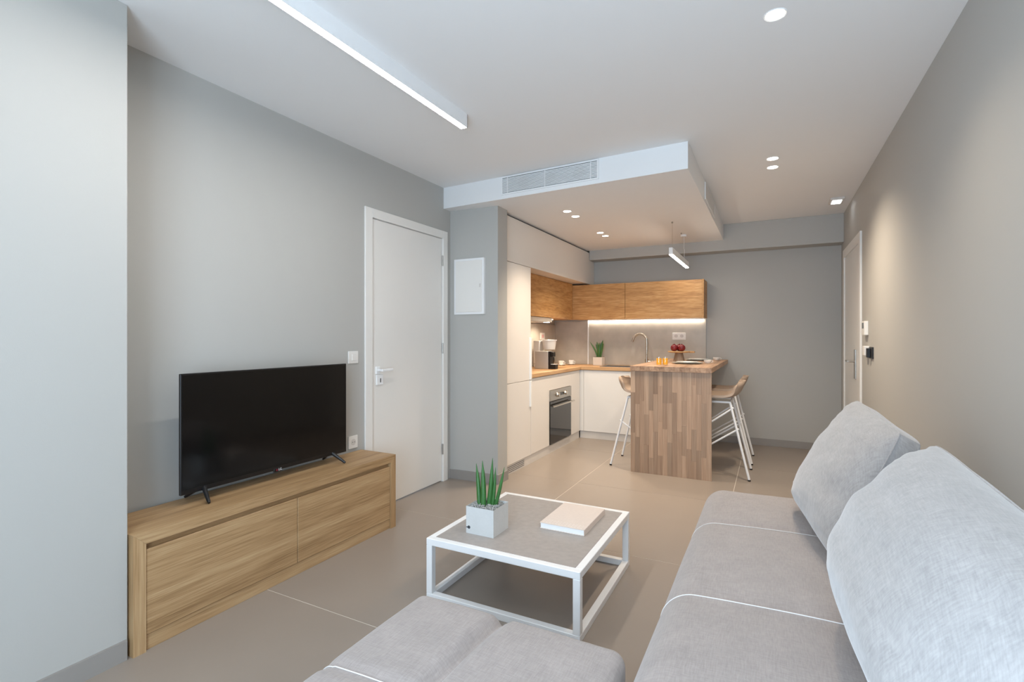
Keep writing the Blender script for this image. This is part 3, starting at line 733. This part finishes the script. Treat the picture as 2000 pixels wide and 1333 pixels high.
t = thing('potted_plant', 'small snake plant in a square pale pot standing in front of the splashback', 'plant', (-1.99, 6.30, WZ1))
bm = bmesh.new(); add_box(bm, -2.050, -1.928, 6.24, 6.36, WZ1, 0.985, 0.003)
build('pot', bm, 'pot_grey', t)
box('soil', -2.042, -1.936, 6.248, 6.352, 0.9845, 0.9875, 'stem_brown', t, bev=0)
def blade(parent, base, lean, h, w, mat, tw=0.0):
    bm = bmesh.new(); n = 12; rows = []
    base = Vector(base); lean = Vector(lean)
    for k in range(n+1):
        s = k/n; c = base+lean*(s**1.6)+Vector((0, 0, h*s))
        ww = w*(0.75+0.6*math.sin(min(1, s*1.35)*math.pi*0.62))*(1-s**4)**0.9*0.75+0.0006
        a = tw+s*0.5; side = Vector((math.cos(a), math.sin(a), 0)); nr = Vector((-math.sin(a), math.cos(a), 0))
        rows.append([bm.verts.new(c+side*ww*q+nr*(abs(q)*ww*0.35)) for q in (-1, -0.5, 0, 0.5, 1)]+[bm.verts.new(c+side*ww*q*0.98+nr*(abs(q)*ww*0.35-0.0025)) for q in (1, 0.5, 0, -0.5, -1)])
    for A, B2 in zip(rows, rows[1:]):
        for k in range(10): bm.faces.new((A[k], A[(k+1) % 10], B2[(k+1) % 10], B2[k]))
    bm.faces.new(rows[0]); bm.faces.new(rows[-1][::-1])
    return build('leaf', bm, mat, parent, smooth=True, auto=60)
for bx, by, lx, ly, h, w, tw in ((-2.01, 6.29, -0.105, 0.02, 0.20, 0.012, 0.2), (-1.995, 6.30, -0.02, 0.0, 0.20, 0.017, 0.1), (-1.985, 6.28, 0.01, -0.01, 0.19, 0.016, -0.3), (-1.968, 6.30, 0.03, 0.01, 0.222, 0.02, 0.2), (-1.99, 6.32, -0.055, 0.02, 0.17, 0.015, 0.6), (-1.96, 6.285, 0.045, -0.02, 0.18, 0.015, -0.2), (-1.978, 6.325, 0.0, 0.02, 0.19, 0.016, 0.9)):
    blade(t, (bx, by, 0.985), (lx, ly, 0), h, w, 'leaf_dark', tw)

# ------------------------------------------------------------------ breakfast bar of glued staves
IX0, IX1, IY0, IZ, IT = -1.16, -0.46, 4.64, 0.98, 0.045
bar = thing('breakfast_bar', 'butcher block breakfast bar with a solid waterfall end panel of upright staves', 'bar counter', (-0.81, 5.5, 0))
core = box('end_panel', IX0+0.003, IX1-0.003, IY0+0.004, IY0+0.040, 0.0, IZ-IT, 'foot_wood', bar, bev=0)
def staves_panel():
    nc = 17; w = (IX1-IX0)/nc
    for i in range(nc):
        z = 0.0; first = random.uniform(0.12, 0.42)
        while z < IZ-IT-1e-4:
            ln = first if z == 0 else random.uniform(0.20, 0.50)
            z1 = z+ln
            if IZ-IT-z1 < 0.10: z1 = IZ-IT
            box('stave', IX0+i*w+0.0002, IX0+(i+1)*w-0.0002, IY0-0.0001, IY0+0.006+random.uniform(-0.0002, 0.0002), z+0.0002, z1-0.0002, 'stave_z', core, bev=0.0004)
            z = z1
staves_panel()
topc = box('counter_top', IX0+0.003, IX1-0.003, IY0-0.012, 6.428, IZ-IT+0.002, IZ-0.006, 'foot_wood', bar, bev=0)
nc = 16; w = (IX1-IX0)/nc
for i in range(nc):
    y = IY0-0.016; first = random.uniform(0.25, 0.7)
    while y < 6.42:
        ln = first if y < IY0 else random.uniform(0.5, 0.9)
        y1 = y+ln
        if 6.431-y1 < 0.2: y1 = 6.431
        box('stave', IX0-0.002+i*(w+0.00025)+0.0002, IX0-0.002+(i+1)*(w+0.00025)-0.0002, y+0.0002, y1-0.0002, IZ-IT, IZ, 'stave_y', topc, bev=0.0005)
        y = y1

# ---- things on the bar
def rnd(name, label, cat, prof, x, y, z, mat, group=None): return tag(lathe(name, prof, (x, y, z), mat, None, origin=(x, y, z)), label, cat, group)
CH = [(0, 0), (0.10, 0), (0.148, 0.010), (0.150, 0.013), (0.10, 0.005), (0, 0.005)]
DP = [(0, 0), (0.07, 0), (0.105, 0.012), (0.108, 0.015), (0.07, 0.005), (0, 0.005)]
for x, y, lab in ((-0.75, 5.27, 'nearer the juice glasses'), (-0.735, 6.02, 'nearer the back wall')):
    rnd('charger_plate', 'wide grey charger plate on the breakfast bar '+lab, 'plate', CH, x, y, IZ, 'plate_grey')
    rnd('dinner_plate', 'white dinner plate stacked on the grey charger '+lab, 'plate', DP, x, y, IZ+0.0055, 'porcelain')
    t = thing('fork', 'steel fork laid on the white dinner plate '+lab, 'fork', (x+0.01, y, IZ+0.021))
    bm = bmesh.new(); add_box(bm, x-0.085, x+0.045, y-0.003, y+0.003, IZ+0.021, IZ+0.0235, 0.0008); build('handle', bm, 'steel', t)
    bm = bmesh.new(); add_box(bm, x+0.045, x+0.06, y-0.010, y+0.010, IZ+0.021, IZ+0.0235)
    for k in range(4): add_box(bm, x+0.06, x+0.10, y-0.010+k*0.0055, y-0.0075+k*0.0055, IZ+0.021, IZ+0.0235)
    build('tines', bm, 'steel', t)
for x, y, lab in ((-0.575, 5.43, 'beside the charger plate nearer the juice glasses'), (-0.558, 6.15, 'beside the charger plate nearer the back wall')):
    t = thing('cup', 'low white cup '+lab, 'cup', (x, y, IZ))
    lathe('bowl', [(0, 0), (0.02, 0), (0.034, 0.012), (0.038, 0.034), (0.036, 0.034), (0.031, 0.014), (0.018, 0.004), (0, 0.004)], (x, y, IZ), 'porcelain', t)
    tube('handle', [(x+0.034+0.016*math.sin(a), y, IZ+0.02+0.010*math.cos(a)) for a in [math.pi*k/6 for k in range(7)]], 0.003, 'porcelain', t, seg=8)
for x, y, lab in ((-0.947, 4.86, 'short glass of orange juice on the bar, the one farther from the plates'), (-0.893, 4.885, 'short glass of orange juice on the bar, the one closer to the plates')):
    t = thing('juice_glass', lab, 'glass', (x, y, IZ), group='juice glasses on the breakfast bar')
    lathe('tumbler', [(0, 0), (0.023, 0), (0.0255, 0.078), (0.0243, 0.078), (0.0218, 0.005), (0, 0.005)], (x, y, IZ), 'window_pane', t)
    lathe('juice', [(0, 0.0058), (0.0212, 0.0058), (0.0234, 0.066), (0, 0.066)], (x, y, IZ), 'juice', t)
t = thing('cake_stand', 'round wooden serving board with a short grip on a tapered wooden foot', 'cake stand', (-0.90, 5.72, IZ))
lathe('foot', [(0, 0), (0.062, 0), (0.040, 0.095), (0, 0.095)], (-0.90, 5.72, IZ), 'foot_wood', t, seg=40)
bm = bmesh.new(); add_lathe(bm, [(0, 0), (0.100, 0), (0.118, 0.008), (0.118, 0.016), (0, 0.016)], (-0.90, 5.72, IZ+0.0955), 40)
build('board', bm, 'board_wood', t, smooth=True, auto=40)
box('grip', -0.793, -0.735, 5.70, 5.74, IZ+0.094, IZ+0.113, 'board_wood', t, bev=0.005, seg=2)
FZ = IZ+0.1118
for x, y, lab in ((-0.945, 5.69, 'dark red fruit on the wooden stand, the one farthest from its grip'), (-0.866, 5.685, 'dark red fruit on the wooden stand, the one nearest its grip'), (-0.902, 5.765, 'dark red fruit on the wooden stand, behind the other two')):
    t = thing('pomegranate', lab, 'fruit', (x, y, FZ))
    lathe('skin', [(0, 0), (0.018, 0.002), (0.034, 0.015), (0.0395, 0.034), (0.036, 0.054), (0.022, 0.070), (0.006, 0.073), (0, 0.071)], (x, y, FZ), 'fruit_red', t, seg=28)
    lathe('crown', [(0, 0.070), (0.006, 0.070), (0.009, 0.080), (0.006, 0.080), (0.003, 0.073), (0, 0.073)], (x, y, FZ), 'fruit_red', t, seg=12)

# ------------------------------------------------------------------ bar stools
def make_stool(rails, nm='bar_stool'):
    """faces +x, origin on the floor under the seat; rear feet at x = -0.28"""
    t = thing('bar_stool', 'x', 'stool', (0, 0, 0), 0.0, 'bar stools at the breakfast bar')
    prof = [(0.215, 0.692), (0.19, 0.703), (0.12, 0.703), (0.04, 0.700), (-0.04, 0.698), (-0.11, 0.701), (-0.165, 0.715), (-0.20, 0.744), (-0.222, 0.782), (-0.238, 0.82), (-0.247, 0.852)]
    bm = bmesh.new(); nw = 14; rows = []
    # smooth resampling
    fine = []
    for k in range(len(prof)-1):
        p0, p1, p2, p3 = [Vector(prof[max(0, min(len(prof)-1, k+d))]) for d in (-1, 0, 1, 2)]
        for s in (0, 0.33, 0.66):
            fine.append(0.5*((2*p1)+(p2-p0)*s+(2*p0-5*p1+4*p2-p3)*s*s+(3*p1-p0-3*p2+p3)*s**3))
    fine.append(Vector(prof[-1]))
    L = len(fine)-1
    for k, (px, pz) in enumerate(fine):
        s = k/L; half = 0.205-0.02*max(0, (s-0.5)*2)-0.03*max(0, 1-s*8)**2-0.055*max(0, (s-0.86)/0.14)**2
        row = []
        for j in range(nw+1):
            q = -1+2*j/nw; lift = abs(q)**3.2
            back = max(0, min(1, (s-0.45)/0.35))
            row.append(bm.verts.new((px+lift*0.055*back, q*half, pz+lift*(0.014*(1-back)*(0.3+s)+0.03*(back)*(1-back)))))
        rows.append(row)
    for A, B2 in zip(rows, rows[1:]):
        for j in range(nw): bm.faces.new((A[j], A[j+1], B2[j+1], B2[j]))
    bmesh.ops.recalc_face_normals(bm, faces=bm.faces)
    bmesh.ops.solidify(bm, geom=list(bm.faces), thickness=0.020)
    build('seat_shell', bm, 'stool_shell', t, smooth=True, auto=60)
    R = 0.0105
    leg = {}
    for sx, nm in ((-1, 'leg'), (1, 'leg')):
        for sy in (-1, 1):
            top = Vector((sx*0.125, sy*0.165, 0.666)); foot = Vector((sx*0.28, sy*0.212, 0.012)); leg[sx, sy] = (top, foot)
            lo = tube('leg', [top, foot], R, 'white_metal', t)
            bm = bmesh.new(); add_tube(bm, [foot+Vector((0, 0, 0.0)), Vector((foot.x*1.004, foot.y*1.004, 0.0))], R*1.15, 12); build('foot_cap', bm, 'rubber', lo, smooth=True, auto=40)
    tube('seat_frame', [(-0.125, -0.165, 0.666), (0.125, -0.165, 0.666), (0.125, 0.165, 0.666), (-0.125, 0.165, 0.666), (-0.125, -0.165, 0.666)], R*0.9, 'white_metal', t)
    at = lambda L2, z: L2[0].lerp(L2[1], (L2[0].z-z)/(L2[0].z-L2[1].z))
    for sy in (-1, 1):
        for zr, zf in rails:
            a = at(leg[-1, sy], zr); b = at(leg[1, sy], zf); dv = (b-a).normalized()
            tube('side_rail', [a-dv*0.02, b], R*0.75, 'white_metal', t)
    for zr, zf in rails: tube('foot_rail', [at(leg[1, -1], zf), at(leg[1, 1], zf)], R*0.8, 'white_metal', t)
    return t
st2 = make_stool(((0.61, 0.36), (0.43, 0.14)))
st = make_stool(((0.43, 0.14),))
spots = [(-0.452, 5.005, math.pi, 'beige shell bar stool on the open side of the bar, next to the end panel'),
         (-0.452, 5.625, math.pi, 'beige shell bar stool on the open side of the bar, toward the back wall'),
         (-1.11, 4.995, 0.0, 'beige shell bar stool with white legs between the bar and the oven')]
for k, (x, y, rz, lab) in enumerate(spots):
    o = st2 if k == 0 else st if k == 1 else copy_tree(st)
    o.location = (x, y, 0); o.rotation_euler = (0, 0, rz); o['label'] = lab

# ------------------------------------------------------------------ ceiling fittings
t = thing('linear_ceiling_lamp', 'long white linear lamp with a glowing underside fixed to the ceiling', 'ceiling lamp', (-1.59, 1.47, 2.465))
LX0, LX1, LY0, LY1, LZ = -1.612, -1.566, 0.47, 2.468, 2.462
bm = bmesh.new()
add_box(bm, LX0, LX0+0.004, LY0, LY1, LZ, ZC); add_box(bm, LX1-0.004, LX1, LY0, LY1, LZ, ZC); add_box(bm, LX0, LX1, LY1-0.003, LY1, LZ, ZC); add_box(bm, LX0, LX1, LY0, LY0+0.003, LZ, ZC)
build('housing', bm, 'white_metal', t)
box('diffuser', LX0+0.004, LX1-0.004, LY0+0.003, LY1-0.003, LZ+0.001, LZ+0.008, 'lamp_white', t, bev=0)

def downlight(x, y, z, r, label, power, group=None, angle=135):
    t = thing('downlight', label, 'downlight', (x, y, z), group=group)
    lathe('trim_ring', [(r*0.86, 0.0), (r, -0.002), (r*1.06, 0.0), (r*1.06, 0.001), (r*0.86, 0.001)], (x, y, z-0.001), 'white_metal', t, seg=36)
    lathe('lens', [(0, 0), (r*0.86, 0), (r*0.86, 0.0006), (0, 0.0006)], (x, y, z-0.0012), 'spot_glow', t, seg=36)
    spot_lamp('bulb', (x, y, z-0.012), t, power, angle, WARM, 1.0, 0.03)
downlight(0.013, 2.271, ZC, 0.041, 'single round recessed downlight in the ceiling above the sofa', 22, None, 130)
for y, w in ((4.097, 'farther from'), (4.307, 'closer to')): downlight(0.007, y, ZC, 0.041, 'round recessed downlight of the pair in the hall ceiling, %s the entrance door' % w, 42, 'hall downlights')
for y, w in ((4.173, 'farther from'), (4.385, 'closer to')): downlight(-1.607, y, ZK, 0.038, 'lowered ceiling downlight of the pair by the tall cabinet, the one %s the sink' % w, 34, 'lowered ceiling downlights', 105)
for y, w in ((5.195, 'farther from'), (5.384, 'closer to')): downlight(-1.625, y, ZK, 0.038, 'lowered ceiling downlight of the pair before the oak cabinets, the one %s the sink' % w, 34, 'lowered ceiling downlights', 105)

t = thing('emergency_light', 'small square emergency light on the ceiling above the entrance door', 'emergency light', (0.543, 5.60, ZC-0.02))
box('housing', 0.485, 0.60, 5.50, 5.70, ZC-0.022, ZC, 'plinth_grey', t, bev=0.004, seg=2)
box('lens', 0.505, 0.58, 5.53, 5.67, ZC-0.025, ZC-0.022, 'emergency_glow', t, bev=0.001)

# pendant bar over the breakfast bar
PBX, PY0_, PY1_, PB0, PB1 = -0.852, 4.94, 5.98, 2.03, 2.10
t = thing('pendant_lamp', 'slim white bar pendant glowing underneath, hung on thin wires over the breakfast bar', 'pendant lamp', (PBX, 5.37, PB0))
bm = bmesh.new(); add_box(bm, PBX-0.018, PBX+0.018, PY0_, PY1_, PB0+0.006, PB1, 0.0015); build('housing', bm, 'white_metal', t)
box('diffuser', PBX-0.016, PBX+0.016, PY0_+0.002, PY1_-0.002, PB0, PB0+0.006, 'pendant_white', t, bev=0)
for y in (5.02, 5.72): tube('wire', [(PBX, y, PB1), (PBX, y, ZK)], 0.0012, 'nickel', t, seg=6)
tube('cable', [(PBX+0.006, 5.72, PB1), (PBX+0.008, 5.72, 2.2), (PBX+0.003, 5.725, 2.21), (PBX+0.003, 5.725, ZK-0.02)], 0.0022, 'white_metal', t, seg=8)
lathe('canopy', [(0, 0), (0.03, 0), (0.03, 0.022), (0, 0.022)], (PBX, 5.72, ZK-0.0221), 'white_metal', t)
lathe('ceiling_grip', [(0, 0), (0.008, 0), (0.008, 0.014), (0, 0.014)], (PBX, 5.02, ZK-0.0141), 'steel', t, seg=14)
lathe('ceiling_grip', [(0, 0), (0.008, 0), (0.008, 0.014), (0, 0.014)], (PBX-0.005, 5.60, ZK-0.0141), 'steel', t, seg=14)

# air grille in the front of the lowered ceiling
yb = lambda x: 3.605-(x-(XL-0.12))*0.1300/(2.157)
t = thing('air_grille', 'wide white slatted air grille in the front face of the lowered ceiling', 'air grille', (-1.515, 3.54, 2.40))
ang = math.atan2(-0.13, 2.157)
cosA, sinA = math.cos(ang), math.sin(ang)
gx0, gx1, gz0, gz1 = -1.925, -1.118, 2.398, 2.528
def gbox(name, a, b, d0, d1, z0, z1, mat, parent):
    """a..b along the face from gx0, d in front of the face"""
    bm = bmesh.new(); add_box(bm, a, b, -d1, -d0, z0, z1)
    bmesh.ops.transform(bm, matrix=Matrix.Translation((gx0, yb(gx0), 0)) @ Matrix.Rotation(ang, 4, 'Z'), verts=bm.verts)
    return build(name, bm, mat, parent)
GL = (gx1-gx0)/cosA
gbox('backing', 0, GL, 0.0, 0.001, gz0, gz1, 'screen_grey', t)
for z0, z1 in ((gz0-0.008, gz0+0.004), (gz1-0.004, gz1+0.008)): gbox('frame', -0.01, GL+0.01, 0.0, 0.010, z0, z1, 'white_metal', t)
for a, b in ((-0.01, 0.002), (GL-0.002, GL+0.01)): gbox('frame', a, b, 0.0, 0.010, gz0+0.004, gz1-0.004, 'white_metal', t)
ns = 11
for k in range(ns):
    z = gz0+0.006+k*(gz1-gz0-0.016)/ns; gbox('slat', 0.002, GL-0.002, 0.002, 0.008, z+0.004, z+0.0105, 'white_metal', t)
for a in (0.045, GL*0.47, GL-0.055): gbox('mullion', a, a+0.005, 0.001, 0.0085, gz0+0.004, gz1-0.004, 'white_metal', t)
for c in (0.19, 0.42, 0.66):
    bm = bmesh.new(); add_tube(bm, [(c, -0.0011, 2.462), (c, -0.0016, 2.462)], 0.047, 28)
    bmesh.ops.transform(bm, matrix=Matrix.Translation((gx0, yb(gx0), 0)) @ Matrix.Rotation(ang, 4, 'Z'), verts=bm.verts); build('fan_mouth', bm, 'dark_gap', t)
t = thing('air_grille', 'narrow slatted air grille in the side of the lowered ceiling facing the entrance', 'air grille', (-0.488, 4.77, 2.39))
box('backing', -0.4899, -0.4885, 4.40, 5.14, 2.388, 2.516, 'screen_grey', t, bev=0)
for z in (2.380, 2.512): box('frame', -0.4885, -0.480, 4.39, 5.15, z, z+0.010, 'white_metal', t, bev=0)
for y in (4.39, 5.14): box('frame', -0.4885, -0.480, y, y+0.010, 2.390, 2.512, 'white_metal', t, bev=0)
for k in range(9):
    z = 2.396+k*0.013; box('slat', -0.4885, -0.482, 4.40, 5.14, z, z+0.006, 'white_metal', t, bev=0)

# ---- fittings on the right wall
t = thing('thermostat', 'white thermostat with a grey display on the wall beside the entrance door', 'thermostat', (XR, 4.80, 1.26))
box('housing', XR-0.028, XR, 4.745, 4.87, 1.262, 1.372, 'white_lacquer', t, bev=0.003)
box('display', XR-0.0295, XR-0.028, 4.765, 4.85, 1.315, 1.36, 'screen_grey', t, bev=0)
t = thing('key_card_switch', 'dark key card switch with a white holder on the wall beside the entrance door', 'switch', (XR, 4.66, 1.09))
box('plate', XR-0.010, XR, 4.52, 4.66, 1.085, 1.172, 'black_plastic', t, bev=0.002)
box('card_slot', XR-0.030, XR-0.010, 4.60, 4.645, 1.092, 1.162, 'black_plastic', t, bev=0.002)
t = tag(box('card_holder', XR-0.035, XR, 4.69, 4.78, 1.105, 1.178, 'white_lacquer', bev=0.003), 'white plastic card holder on the wall next to the dark key card switch', 'holder')
